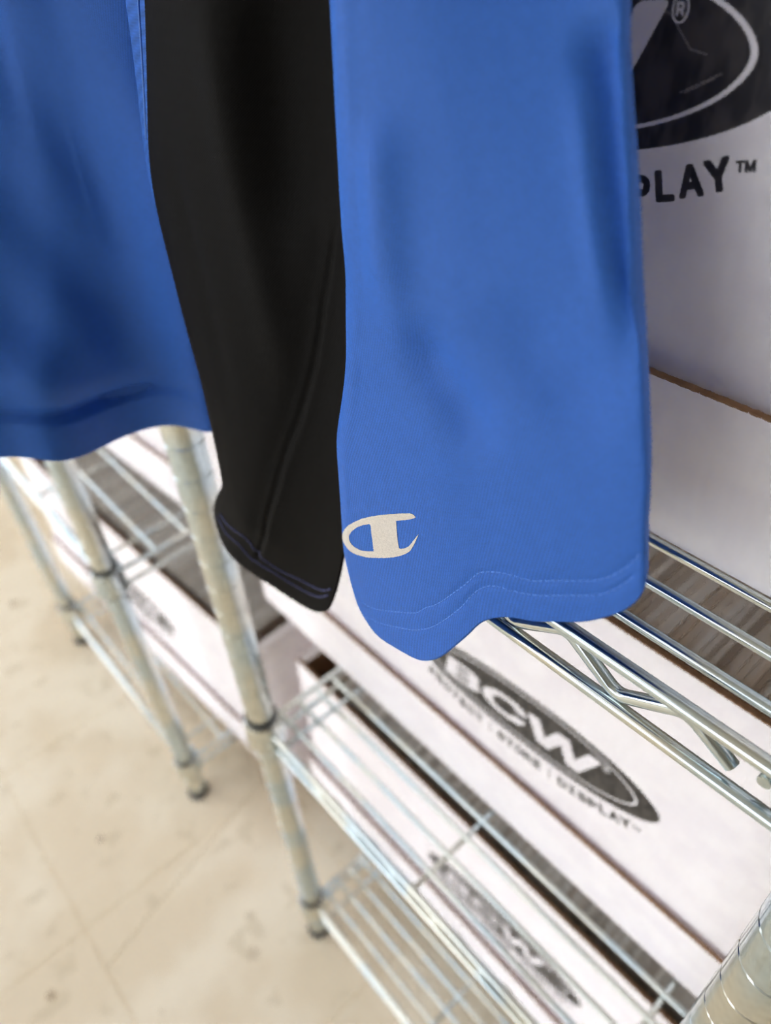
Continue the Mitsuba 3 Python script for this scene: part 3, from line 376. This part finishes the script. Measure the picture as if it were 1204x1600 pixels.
KW=np.array([-2875,1490,10449,-2806,1460,10450,-2762,1445,10450,-2712,1433,10450,-2679,1430,10450,-2601,1430,10449,-2525,1431,10448,-2464,1439,10447,-2416,1455,10445,-2379,1475,10444,-2349,1500,10442,-2324,1528,10440,-2301,1558,10438,-2279,1588,10436,-2255,1617,10434,-2228,1643,10432,-2196,1666,10431,-2158,1684,10429,-2113,1696,10428,-2060,1700,10427,-2885,1472,10342,-2815,1442,10345,-2769,1427,10346,-2719,1415,10348,-2686,1411,10348,-2607,1411,10348,-2530,1412,10347,-2467,1420,10346,-2418,1435,10345,-2378,1455,10343,-2346,1480,10340,-2319,1507,10338,-2293,1536,10335,-2269,1566,10332,-2242,1594,10330,-2213,1620,10327,-2179,1642,10325,-2139,1660,10324,-2092,1672,10323,-2038,1676,10324,-2900,1453,10228,-2829,1423,10234,-2783,1409,10237,-2732,1397,10239,-2698,1393,10240,-2618,1392,10240,-2540,1393,10241,-2475,1401,10240,-2423,1415,10238,-2381,1435,10236,-2346,1459,10233,-2315,1486,10230,-2287,1515,10227,-2260,1543,10223,-2231,1571,10220,-2200,1597,10217,-2163,1619,10215,-2121,1636,10213,-2072,1647,10214,-2015,1652,10217,-2923,1435,10107,-2851,1405,10116,-2804,1390,10120,-2752,1378,10123,-2717,1374,10125,-2636,1374,10126,-2555,1374,10127,-2487,1381,10127,-2432,1395,10125,-2387,1415,10123,-2348,1438,10120,-2315,1465,10116,-2283,1493,10112,-2253,1521,10108,-2221,1548,10104,-2187,1574,10101,-2147,1595,10098,-2102,1612,10097,-2050,1623,10099,-1991,1627,10104,-2952,1417,9977,-2878,1387,9989,-2830,1372,9994,-2777,1360,9999,-2742,1356,10001,-2658,1355,10003,-2574,1355,10005,-2504,1362,10005,-2445,1376,10004,-2396,1395,10002,-2354,1418,9999,-2316,1444,9995,-2281,1471,9990,-2247,1499,9986,-2212,1526,9981,-2174,1550,9978,-2132,1572,9976,-2084,1588,9975,-2029,1599,9978,-1967,1603,9987,-2986,1398,9837,-2910,1368,9852,-2861,1353,9859,-2807,1341,9866,-2770,1337,9868,-2684,1336,9871,-2598,1336,9874,-2524,1342,9875,-2461,1356,9874,-2408,1374,9872,-2362,1397,9869,-2321,1423,9865,-2282,1450,9861,-2244,1477,9856,-2205,1503,9851,-2164,1527,9848,-2118,1548,9846,-2067,1564,9846,-2008,1575,9851,-1944,1579,9863,-3023,1380,9686,-2945,1350,9704,-2894,1335,9713,-2839,1323,9722,-2802,1319,9725,-2713,1317,9729,-2625,1317,9732,-2548,1323,9734,-2481,1336,9735,-2424,1354,9733,-2373,1376,9730,-2328,1401,9726,-2285,1428,9722,-2243,1455,9717,-2201,1480,9712,-2156,1504,9709,-2107,1524,9707,-2052,1540,9709,-1990,1550,9715,-1923,1555,9731,-3031,1362,9530,-2952,1332,9552,-2901,1317,9563,-2846,1304,9572,-2809,1300,9576,-2722,1298,9580,-2633,1298,9585,-2555,1304,9587,-2486,1316,9587,-2427,1334,9586,-2374,1356,9583,-2326,1380,9579,-2280,1406,9575,-2236,1433,9570,-2192,1458,9565,-2144,1481,9562,-2093,1501,9561,-2036,1516,9563,-1972,1526,9572,-1902,1531,9592,-3004,1344,9374,-2926,1314,9399,-2876,1299,9412,-2822,1286,9423,-2787,1282,9426,-2704,1280,9430,-2619,1279,9433,-2543,1285,9435,-2475,1297,9435,-2416,1314,9433,-2362,1335,9430,-2314,1359,9426,-2268,1385,9421,-2223,1411,9415,-2178,1435,9409,-2130,1458,9406,-2078,1477,9405,-2020,1492,9408,-1955,1502,9418,-1884,1506,9443,-2962,1326,9215,-2885,1296,9243,-2837,1281,9258,-2786,1268,9269,-2753,1264,9273,-2676,1262,9274,-2596,1260,9276,-2525,1266,9276,-2459,1277,9275,-2401,1294,9272,-2349,1315,9268,-2301,1338,9262,-2255,1363,9256,-2211,1389,9249,-2166,1413,9242,-2118,1435,9238,-2067,1454,9236,-2009,1468,9240,-1943,1478,9252,-1872,1482,9281,-2932,1313,9089,-2856,1283,9121,-2809,1267,9136,-2759,1255,9148,-2728,1250,9151,-2657,1248,9150,-2582,1246,9150,-2513,1251,9149,-2450,1263,9147,-2394,1279,9143,-2342,1300,9137,-2295,1323,9130,-2249,1347,9123,-2206,1372,9115,-2161,1396,9107,-2114,1417,9101,-2062,1436,9099,-2004,1450,9104,-1938,1460,9117,-1867,1464,9150,-2903,1302,8982,-2828,1272,9016,-2782,1256,9032,-2734,1243,9044,-2705,1239,9046,-2639,1236,9043,-2568,1235,9041,-2503,1240,9038,-2441,1251,9034,-2387,1267,9028,-2337,1287,9021,-2290,1310,9013,-2246,1334,9005,-2203,1358,8995,-2159,1382,8986,-2112,1403,8980,-2061,1421,8977,-2003,1435,8981,-1937,1444,8996,-1865,1449,9032,-2871,1291,8872,-2796,1260,8909,-2752,1245,8925,-2707,1232,8937,-2679,1228,8939,-2619,1225,8933,-2553,1223,8928,-2492,1228,8922,-2433,1238,8916,-2381,1254,8909,-2332,1274,8900,-2287,1297,8890,-2243,1320,8881,-2201,1344,8869,-2158,1367,8858,-2112,1388,8851,-2061,1406,8847,-2004,1420,8851,-1938,1429,8867,-1866,1434,8906,-2840,1280,8758,-2767,1249,8797,-2724,1234,8814,-2681,1221,8826,-2655,1216,8827,-2600,1213,8817,-2540,1211,8808,-2483,1216,8800,-2427,1226,8791,-2377,1242,8782,-2329,1261,8771,-2286,1283,8759,-2243,1307,8748,-2202,1331,8735,-2160,1353,8722,-2115,1374,8713,-2065,1392,8708,-2008,1405,8712,-1941,1414,8728,-1869,1418,8772,-2817,1268,8635,-2745,1238,8676,-2704,1223,8694,-2662,1210,8706,-2640,1205,8705,-2591,1202,8691,-2536,1200,8678,-2484,1204,8666,-2430,1214,8655,-2383,1229,8642,-2337,1249,8629,-2295,1270,8615,-2254,1293,8601,-2214,1317,8586,-2173,1339,8571,-2129,1360,8560,-2080,1377,8554,-2023,1390,8557,-1956,1399,8575,-1884,1403,8623,-2800,1257,8504,-2729,1227,8548,-2689,1211,8566,-2650,1198,8577,-2630,1194,8575,-2588,1190,8555,-2540,1188,8536,-2492,1192,8520,-2443,1202,8505,-2399,1217,8489,-2356,1236,8473,-2315,1257,8456,-2275,1280,8440,-2237,1303,8421,-2198,1325,8403,-2155,1345,8390,-2107,1362,8382,-2051,1375,8384,-1984,1384,8404,-1911,1388,8457,-2793,1252,8439,-2722,1221,8484,-2683,1206,8502,-2646,1193,8513,-2627,1188,8510,-2589,1185,8486,-2545,1182,8464,-2501,1186,8445,-2454,1196,8428,-2412,1211,8409,-2370,1230,8391,-2332,1251,8373,-2293,1274,8355,-2256,1297,8335,-2219,1318,8315,-2177,1338,8299,-2130,1355,8290,-2074,1368,8292,-2008,1376,8312,-1934,1381,8368,-2788,1247,8381,-2717,1217,8427,-2679,1201,8446,-2643,1188,8456,-2625,1184,8452,-2592,1180,8425,-2552,1177,8400,-2511,1181,8377,-2466,1191,8358,-2426,1206,8337,-2387,1224,8318,-2350,1246,8297,-2313,1268,8277,-2277,1291,8255,-2241,1313,8234,-2200,1332,8217,-2154,1349,8206,-2099,1362,8208,-2033,1370,8228,-1959,1375,8286,-2784,1243,8321,-2714,1212,8369,-2677,1197,8387,-2642,1183,8397,-2626,1179,8392,-2596,1175,8361,-2560,1173,8333,-2522,1176,8307,-2480,1186,8285,-2442,1201,8263,-2404,1219,8241,-2369,1240,8218,-2333,1263,8197,-2299,1285,8173,-2264,1307,8149,-2225,1327,8130,-2179,1343,8119,-2125,1356,8119,-2059,1364,8140,-1985,1369,8200,-2780,1238,8259,-2711,1207,8308,-2674,1192,8327,-2641,1179,8336,-2626,1174,8330,-2600,1170,8296,-2568,1168,8264,-2533,1171,8235,-2493,1181,8210,-2457,1196,8185,-2421,1214,8161,-2387,1235,8137,-2353,1257,8113,-2320,1280,8087,-2287,1301,8062,-2248,1321,8041,-2204,1337,8028,-2150,1350,8028,-2084,1358,8049,-2010,1363,8112,-2794,1233,8188,-2724,1203,8238,-2688,1187,8257,-2656,1174,8266,-2641,1169,8259,-2618,1166,8221,-2589,1163,8186,-2556,1166,8154,-2517,1176,8127,-2482,1191,8100,-2446,1209,8074,-2413,1230,8048,-2379,1252,8024,-2346,1274,7996,-2312,1296,7969,-2274,1315,7947,-2230,1331,7933,-2176,1344,7933,-2109,1352,7954,-2033,1357,8021,-2875,1229,8079,-2803,1199,8132,-2766,1183,8151,-2733,1170,8160,-2718,1165,8152,-2694,1161,8112,-2663,1158,8074,-2628,1162,8041,-2587,1171,8014,-2548,1186,7987,-2508,1204,7962,-2471,1225,7937,-2433,1247,7913,-2397,1269,7886,-2360,1290,7859,-2318,1309,7838,-2270,1326,7826,-2212,1338,7827,-2141,1346,7852,-2061,1351,7925,-2932,1224,7977,-2859,1194,8031,-2821,1178,8052,-2787,1165,8060,-2773,1160,8051,-2751,1157,8008,-2721,1154,7966,-2687,1157,7931,-2644,1166,7902,-2604,1181,7874,-2563,1199,7849,-2524,1219,7823,-2484,1241,7799,-2446,1263,7771,-2407,1284,7744,-2364,1304,7723,-2314,1320,7711,-2254,1332,7713,-2180,1340,7741,-2097,1345,7819,-2958,1220,7887,-2885,1189,7943,-2847,1174,7964,-2815,1160,7971,-2803,1156,7961,-2786,1152,7912,-2760,1149,7866,-2729,1152,7826,-2689,1161,7794,-2651,1176,7763,-2611,1194,7735,-2574,1214,7707,-2535,1236,7682,-2498,1258,7652,-2460,1279,7623,-2418,1298,7600,-2368,1314,7586,-2308,1326,7588,-2234,1334,7617,-2149,1339,7701]).reshape(24,20,3)/1e4
LOGO_OUT=[[0.3075, 0.8103], [0.2987, 0.8074], [0.29, 0.8077], [0.2666, 0.8126], [0.2299, 0.8214], [0.2043, 0.8286], [0.1771, 0.8379], [0.1433, 0.853], [0.1103, 0.8707], [0.0699, 0.8943], [0.0328, 0.9189], [0.0067, 0.9397], [0.0024, 0.9484], [0.0175, 0.9465], [0.05, 0.9366], [0.0872, 0.924], [0.1171, 0.9145], [0.1498, 0.9035], [0.1824, 0.8927], [0.2154, 0.8837], [0.2407, 0.8769], [0.2622, 0.8703], [0.2803, 0.8633], [0.292, 0.857], [0.3008, 0.8486], [0.3082, 0.8404], [0.3151, 0.8318], [0.3025, 0.8406], [0.2951, 0.8467], [0.2877, 0.8521], [0.2774, 0.8565], [0.2608, 0.8615], [0.2564, 0.8483], [0.253, 0.8253], [0.2787, 0.8187], [0.2962, 0.8141]]
LOGO_HOLE=[[0.1756, 0.8486], [0.1795, 0.8648], [0.1851, 0.8832], [0.159, 0.8922], [0.1318, 0.902], [0.1071, 0.9088], [0.0848, 0.9138], [0.0702, 0.9149], [0.0712, 0.9082], [0.0907, 0.8928], [0.1197, 0.8745], [0.1473, 0.8603]]
BS1=[[0.1245, 0.9771], [0.2017, 0.9583], [0.266, 0.9449], [0.3057, 0.9372], [0.3372, 0.9291], [0.4088, 0.9303], [0.4641, 0.9321], [0.4955, 0.931], [0.5296, 0.9347], [0.5838, 0.94], [0.6348, 0.9438], [0.6954, 0.9423], [0.7567, 0.9429], [0.8189, 0.9465], [0.8703, 0.9436], [0.915, 0.9407], [0.9358, 0.9393]]
BS2=[[0.1522, 0.9854], [0.2217, 0.9734], [0.2787, 0.9643], [0.3303, 0.9574], [0.3693, 0.9567], [0.4247, 0.9582], [0.481, 0.9544], [0.5109, 0.9536], [0.5477, 0.9566], [0.5916, 0.9628], [0.6639, 0.9632], [0.756, 0.9633], [0.818, 0.9679], [0.8551, 0.9656], [0.8829, 0.9633], [0.9188, 0.9607]]
KS1=[[0.0937, 0.9705], [0.1639, 0.9675], [0.3266, 0.9608], [0.4511, 0.9696], [0.5957, 0.9729], [0.7818, 0.9686], [0.8999, 0.9684], [0.9718, 0.9647]]
KS2=[[0.0748, 0.979], [0.1751, 0.9783], [0.3094, 0.9747], [0.4335, 0.9808], [0.5736, 0.9806], [0.7479, 0.9803], [0.8825, 0.9792], [0.9657, 0.9732]]
KFOLD=[[0.9115, 0.4373], [0.871, 0.4729], [0.8369, 0.5298], [0.8123, 0.5639], [0.7859, 0.615], [0.7589, 0.6536], [0.7162, 0.6986], [0.6587, 0.7485], [0.6006, 0.787], [0.5118, 0.8673], [0.4497, 0.9579], [0.4589, 0.9823]]
FOLDS={"g1": [[0.89, 0.1371], [0.8918, 0.2465], [0.8924, 0.365], [0.8998, 0.4848], [0.9126, 0.5791], [0.9204, 0.6547], [0.92, 0.6914]], "r1": [[0.8413, 0.1895], [0.8276, 0.3597], [0.8367, 0.4682], [0.863, 0.561], [0.8932, 0.6476]], "r2": [[0.158, 0.2648], [0.1814, 0.376], [0.1929, 0.479], [0.2109, 0.5284], [0.244, 0.5664], [0.3007, 0.6185]], "g2": [[0.2606, 0.5384], [0.2898, 0.5858], [0.3563, 0.636], [0.4685, 0.7309], [0.5687, 0.798]], "g3": [[0.5054, 0.5262], [0.6664, 0.6327], [0.8036, 0.7163], [0.8821, 0.7634]], "hb": [[0.0769, 0.6513], [0.0297, 0.7059], [0.0919, 0.719]]}
# ------------------------------------------------------------------ the athletic shorts
from scipy.interpolate import RectBivariateSpline, CubicSpline, PchipInterpolator
class Sheet:
    """a cloth surface over (u, v), lifted along its normal by its folds"""
    def __init__(s, us, vs, W, folds):
        s.sp = [RectBivariateSpline(vs, us, W[..., k], kx=3, ky=3, s=0) for k in range(3)]; s.folds = []; s.sign = 1.0
        s.sign = -1.0 if s.normal(np.array([.3, .5, .7]), np.array([.5, .5, .5]))[:, 1].mean() > 0 else 1.0
        for pts, amp, sig, taper in folds:
            p = np.asarray(pts, float); d = np.r_[0, np.cumsum(np.linalg.norm(np.diff(p * [.12, .25], axis=0), axis=1))]; d /= d[-1]
            t = np.linspace(0, 1, 220); q = np.stack([PchipInterpolator(d, p[:, k])(t) for k in range(2)], -1)
            w = np.clip(np.minimum(t / max(taper[0], 1e-6), (1 - t) / max(taper[1], 1e-6)), 0, 1); w = w * w * (3 - 2 * w)
            s.folds.append((s.base(q[:, 0], q[:, 1]), amp, sig, w))
    def base(s, u, v): return np.stack([k.ev(v, u) for k in s.sp], -1)
    def normal(s, u, v):
        a = np.stack([k.ev(v, u, dy=1) for k in s.sp], -1); b = np.stack([k.ev(v, u, dx=1) for k in s.sp], -1)
        n = np.cross(a, b); n /= np.linalg.norm(n, axis=-1, keepdims=True) + 1e-12
        return n * s.sign
    def __call__(s, u, v, off=0.0):
        u, v = np.asarray(u, float), np.asarray(v, float); P = s.base(u, v); h = np.zeros(P.shape[:-1]) + off
        for q, amp, sig, w in s.folds:
            d2 = ((P[..., None, :] - q) ** 2).sum(-1); i = d2.argmin(-1)
            h += amp * w[i] * np.exp(-np.take_along_axis(d2, i[..., None], -1)[..., 0] / (2 * sig * sig))
        return P + s.normal(u, v) * h[..., None]
def cloth_mesh(rows):
    """rows (nv, nu, 3) as a mesh with uv in metres"""
    nv, nu, _ = rows.shape
    du = np.r_[0, np.cumsum(np.linalg.norm(np.diff(rows[nv // 2], axis=0), axis=1))]; dv = np.r_[0, np.cumsum(np.linalg.norm(np.diff(rows[:, nu // 2], axis=0), axis=1))]
    uv = np.stack(np.broadcast_arrays(du[None], dv[:, None]), -1).reshape(-1, 2)
    return trimesh.Trimesh(rows.reshape(-1, 3), grid_faces(nu, nv), process=False), uv
WAIST_Z = 1.165
def raise_rows(row, n=9, toward=(0, 0)):
    out = []
    for t in np.linspace(1, 0, n, endpoint=False):
        p = row.copy(); p[:, 2] = row[:, 2] + (WAIST_Z - row[:, 2]) * t; p[:, 0] += toward[0] * t; p[:, 1] += (0.142 + .55 * (row[:, 1] - .155) - row[:, 1]) * t; out.append(p)
    return np.array(out)
F = FOLDS
blue = Sheet(BU, BV, BW, [(F['g1'], -.0052, .0036, (.15, .3)), (F['r1'], .0022, .0028, (.3, .3)), (F['r2'], .0042, .0056, (.3, .4)), (F['g2'], -.0048, .0065, (.25, .5)),
    (F['g3'], -.0026, .0080, (.4, .4)), (F['hb'], .0008, .0030, (.3, .3)), (BS1, -.00035, .0009, (.02, .02)), (BS2, -.00035, .0009, (.02, .02))])
black = Sheet(KU, KV, KW, [(KFOLD, -.0022, .0011, (.1, .02)), ([(a + .022, b) for a, b in KFOLD], .0010, .0022, (.1, .05)), ([(a - .05, b) for a, b in KFOLD], -.0012, .0035, (.1, .05)), ([(.30, .10), (.42, .35), (.55, .60), (.60, .75)], .0035, .0060, (.3, .3)), ([(.62, .05), (.66, .3), (.72, .5)], -.0050, .0080, (.3, .3)),
    ([(.12, .35), (.2, .6), (.26, .8)], -.0015, .0040, (.3, .3)), (KS1, -.0003, .0008, (.02, .02)), (KS2, -.0003, .0008, (.02, .02))])
shorts = thing('athletic_shorts', 'royal blue and black athletic shorts with a silver emblem, hanging before the chrome shelf', 'shorts')
def panel_rows(sh, nu, nv, thick=.0016):
    us = np.linspace(0, 1, nu); us = us + .0 ; vs = np.concatenate([np.linspace(0, .88, int(nv * .7), endpoint=False), np.linspace(.88, 1, int(nv * .3))])
    U, V = np.meshgrid(us, vs); rows = sh(U, V)
    hemv = np.linspace(1, .9, 12); U2, V2 = np.meshgrid(us, hemv); inner = sh(U2, V2, -thick)
    mid = (rows[-1] + inner[0]) / 2; mid = mid + np.array([0, 0, -.0005])
    return np.concatenate([raise_rows(rows[0]), rows, mid[None], inner]), rows
rb, blue_rows = panel_rows(blue, 170, 240)
m, uv = cloth_mesh(rb); part('front_panel', ply(m, 'blue_fabric', smooth=True, uv=uv), shorts, 'royal blue front panel with two rows of stitching')
rk, black_rows = panel_rows(black, 120, 200)
m, uv = cloth_mesh(rk); part('side_panel', ply(m, 'black_fabric', smooth=True, uv=uv), shorts, 'black side panel with navy hem stitching')
# the fold where the front panel turns behind itself to meet the side panel
tt = np.linspace(0, .84, 60)
Lb, Rk = blue(np.zeros(60), tt), black(np.ones(60), tt * .93)
c1 = Lb + np.array([.004, .012, 0])
rows = np.stack([(1 - q) ** 2 * Lb + 2 * q * (1 - q) * c1 + q * q * Rk for q in np.linspace(0, 1, 8)], 1)
rows = np.concatenate([raise_rows(rows[0]), rows]); m, uv = cloth_mesh(rows)
part('seam_facing', ply(m, 'black_fabric', smooth=True, uv=uv), shorts)
# back of the near leg
tt = np.linspace(0, 1, 120)
Pb, Pk = blue(np.ones(120), tt), black(np.zeros(120), tt)
w = np.interp(tt, [0, .16, .38, .5, 1], [1, .85, .25, .0, 0.0])[:, None]
ctrl = [Pb, Pb + [-.004, .004, 0], .7 * Pb + .3 * Pk + [0, .012, 0], .3 * Pb + .7 * Pk + [0, .012, 0], Pk + [-.003, .009, 0] + w * [-.0145, .0010, 0], Pk + w * [-.0145, -.0012, 0], Pk]
s_ = np.array([0, .06, .32, .68, .93, .985, 1.0])
s2 = np.concatenate([np.linspace(0, .9, 50), np.linspace(.91, 1, 22)]); cur = PchipInterpolator(s_, np.stack(ctrl, 1), axis=1)(s2)
lim = np.interp(cur[..., 2], [.80, .862, .90, .96], [.1452, .1455, .17, .200]); wide = np.clip(s2 / .12, 0, 1)[None]
cur[..., 1] = np.where(cur[..., 1] > lim, cur[..., 1] * (1 - wide) + lim * wide, cur[..., 1])
cur = np.concatenate([raise_rows(cur[0]), cur]); m, uv = cloth_mesh(cur)
part('back_panel', ply(m, 'blue_fabric', smooth=True, uv=uv), shorts, 'blue back panel, a bright strip left of the black one')
sp = Pk + w * [-.0042, -.0008, 0]; part('seam_stitching', ply(tube(sp[:46], .00035, 6), 'blue_thread', smooth=True), shorts)
# the far leg, a loop of cloth around a standing line
loop_z = [.818, .828, .837, .8425, .849, .860, .885, .915, 1.02, 1.095, 1.165]
hem_loop = [(-.400, .020), (-.390, .051), (-.366, .0702), (-.3576, .0883), (-.358, .1115), (-.348, .134), (-.328, .1445), (-.332, .151), (-.352, .136), (-.367, .112), (-.376, .088), (-.402, .060), (-.425, .030), (-.418, .012)]
mid_loop = [(-.405, .050), (-.391, .088), (-.373, .110), (-.360, .125), (-.349, .133), (-.338, .140), (-.322, .147), (-.327, .154), (-.345, .143), (-.358, .133), (-.372, .121), (-.400, .095), (-.420, .060), (-.415, .045)]
top_loop = [(-.415, .080), (-.391, .116), (-.375, .124), (-.362, .130), (-.352, .136), (-.342, .143), (-.328, .156), (-.332, .163), (-.347, .151), (-.358, .142), (-.369, .132), (-.398, .115), (-.425, .090), (-.425, .075)]
end_loop = [(-.352, .120), (-.340, .118), (-.325, .118), (-.31, .118), (-.295, .118), (-.28, .118), (-.262, .12), (-.255, .135), (-.262, .16), (-.28, .165), (-.30, .166), (-.325, .164), (-.345, .155), (-.352, .14)]
A0, A1, A2, A3 = (np.array(l) for l in (hem_loop, mid_loop, top_loop, end_loop))
near_ = np.array([.90, .915, .94, .975, 1, 1, 1, 1, 1, .985, .96, .93, .91, .90])[:, None]      # the outer end hangs nearer and higher
A0, A1, A2 = A0 * near_, A1 * (.35 + .65 * near_), A2 * (.6 + .4 * near_)
lift_ = np.append((1 - near_[:, 0]) * .232, (1 - near_[0, 0]) * .232)
nrm = np.array([.9, -.25])
def wob(amp, ph): 
    i = np.arange(14); g = np.exp(-((i - 3.2) / 2.3) ** 2); return (amp * g)[:, None] * nrm
loops = [A0, A0 * .97 + A1 * .03, A0 * .93 + A1 * .07 - wob(.0006, 0), A0 * .9 + A1 * .1 - wob(.0068, 0), A0 * .86 + A1 * .14 - wob(.0002, 0), A0 * .78 + A1 * .22 + wob(.0042, 0), A0 * .35 + A1 * .65 - wob(.001, 0), A1, A2, .5 * A2 + .5 * A3, A3]
th = np.linspace(0, 14, 181); idx = np.arange(15)
fine = np.array([CubicSpline(idx, np.vstack([l, l[:1]]), bc_type='periodic')(th) for l in loops])
zz = np.concatenate([np.linspace(.818, .90, 110, endpoint=False), np.linspace(.90, 1.165, 70)])
fl = PchipInterpolator(loop_z, fine, axis=0)(zz); rows = np.concatenate([fl, np.broadcast_to(zz[:, None, None], fl.shape[:2] + (1,))], -1)
rows[..., 2] += CubicSpline(idx, np.append(lift_[:-1], lift_[0]), bc_type='periodic')(th)[None] * np.clip((1.05 - zz) / .232, 0, 1)[:, None]; rows = rows[::-1]
soft = 0.0011 * np.sin(rows[..., 1] * 170 + rows[..., 2] * 60) * np.clip((rows[..., 2] - .84) / .05, 0, 1); rows[..., 0] += soft
tg = np.gradient(rows[-1:-14:-1], axis=1); nr = np.stack([-tg[..., 1], tg[..., 0], 0 * tg[..., 0]], -1); nr /= np.linalg.norm(nr, axis=-1, keepdims=True)
if ((rows[-1].mean(0) - rows[-1]) * nr[0]).sum() < 0: nr = -nr
inner = rows[-1:-14:-1] + nr * .0011
rows = np.concatenate([rows, inner]); m, uv = cloth_mesh(rows)
part('far_leg', ply(m, 'blue_fabric', smooth=True, uv=uv), shorts, 'far leg in shaded royal blue, curling above the left posts')
# waistband
th = np.linspace(0, 2 * np.pi, 97); wl = []
for z, d in ((1.150, .0015), (1.153, .003), (1.172, .0036), (1.190, .003), (1.193, .0015), (1.190, .0), (1.153, 0)):
    wl.append(np.stack([-.216 + (.139 + d) * np.cos(th), .142 + (.024 + d) * np.sin(th), np.full(97, z)], -1))
m, uv = cloth_mesh(np.array(wl)); part('waistband', ply(m, 'black_fabric', smooth=True, uv=uv), shorts, 'black elastic waistband')
def walk(sh, line, step):
    p = np.asarray(line, float); d = np.r_[0, np.cumsum(np.linalg.norm(np.diff(p * [.12, .25], axis=0), axis=1))]
    t = np.linspace(0, d[-1], 900); q = np.stack([PchipInterpolator(d, p[:, k])(t) for k in range(2)], -1)
    return q
def stitches(sh, line, dash, gap, r, lift):
    q = walk(sh, line, 1); P = sh(q[:, 0], q[:, 1], lift); L = np.r_[0, np.cumsum(np.linalg.norm(np.diff(P, axis=0), axis=1))]
    ms, a = [], 0.0
    while a + dash < L[-1]:
        s = a + np.linspace(0, dash, 5); pts = np.stack([np.interp(s, L, P[:, k]) for k in range(3)], -1)
        pts += sh.normal(np.interp(s, L, q[:, 0]), np.interp(s, L, q[:, 1])) * (np.array([-.0004, 0, .0001, 0, -.0004])[:, None])
        ms.append(tube(pts, r, 6)); a += dash + gap
    return cat(ms)
for ln in (BS1, BS2): part('stitching', ply(stitches(blue, ln, .0017, .0005, .00019, .00010), 'blue_thread', smooth=40), shorts)
for ln in (KS1, KS2):
    q = walk(black, ln, 1)[::8]; P = black(q[:, 0], q[:, 1], .0003); part('stitching', ply(tube(P, .00055 * (1 + .15 * np.sin(np.arange(len(P)) * 2.2)), 8), 'navy_thread', smooth=True), shorts, 'navy hem stitching')
lg = Polygon(np.array(LOGO_OUT) * [.115, .24], [np.array(LOGO_HOLE) * [.115, .24]]).buffer(.0004).buffer(-.0004)
g = flat(lg, .0001); v, f = trimesh.remesh.subdivide_to_size(g.vertices, g.faces, .0014); P = blue(v[:, 0] / .115, v[:, 1] / .24, .00012)
P = P + blue.normal(v[:, 0] / .115, v[:, 1] / .24) * v[:, 2:3]; part('emblem', ply(trimesh.Trimesh(P, f, process=False), 'logo_ink'), shorts, 'silver letter C emblem')
# hanger holding the shorts from the shelf above
hg = thing('clip_hanger', 'chrome clip hanger above the picture, hooked over the highest front rail', 'hanger')
bar = tube([(-.335, .142, 1.212), (-.098, .142, 1.212)], .0022, 12)
hook = tube(rounded([(-.216, .142, 1.212), (-.216, .142, 1.243), (-.216, .1445, 1.2407), (-.216, .150, 1.2412), (-.216, .1555, 1.2385), (-.216, .156, 1.230)], .004), .0018, 10)
part('bar', ply(bar, 'chrome', smooth=40), hg); part('hook', ply(hook, 'chrome', smooth=40), hg)
for x in (-.315, -.118):
    part('clip', ply(cat([box(x - .012, x + .012, .1135 if False else .134, .1385, 1.178, 1.214), box(x - .012, x + .012, .1455, .150, 1.178, 1.214), box(x - .004, x + .004, .1385, .1455, 1.206, 1.216)]), 'chrome'), hg)
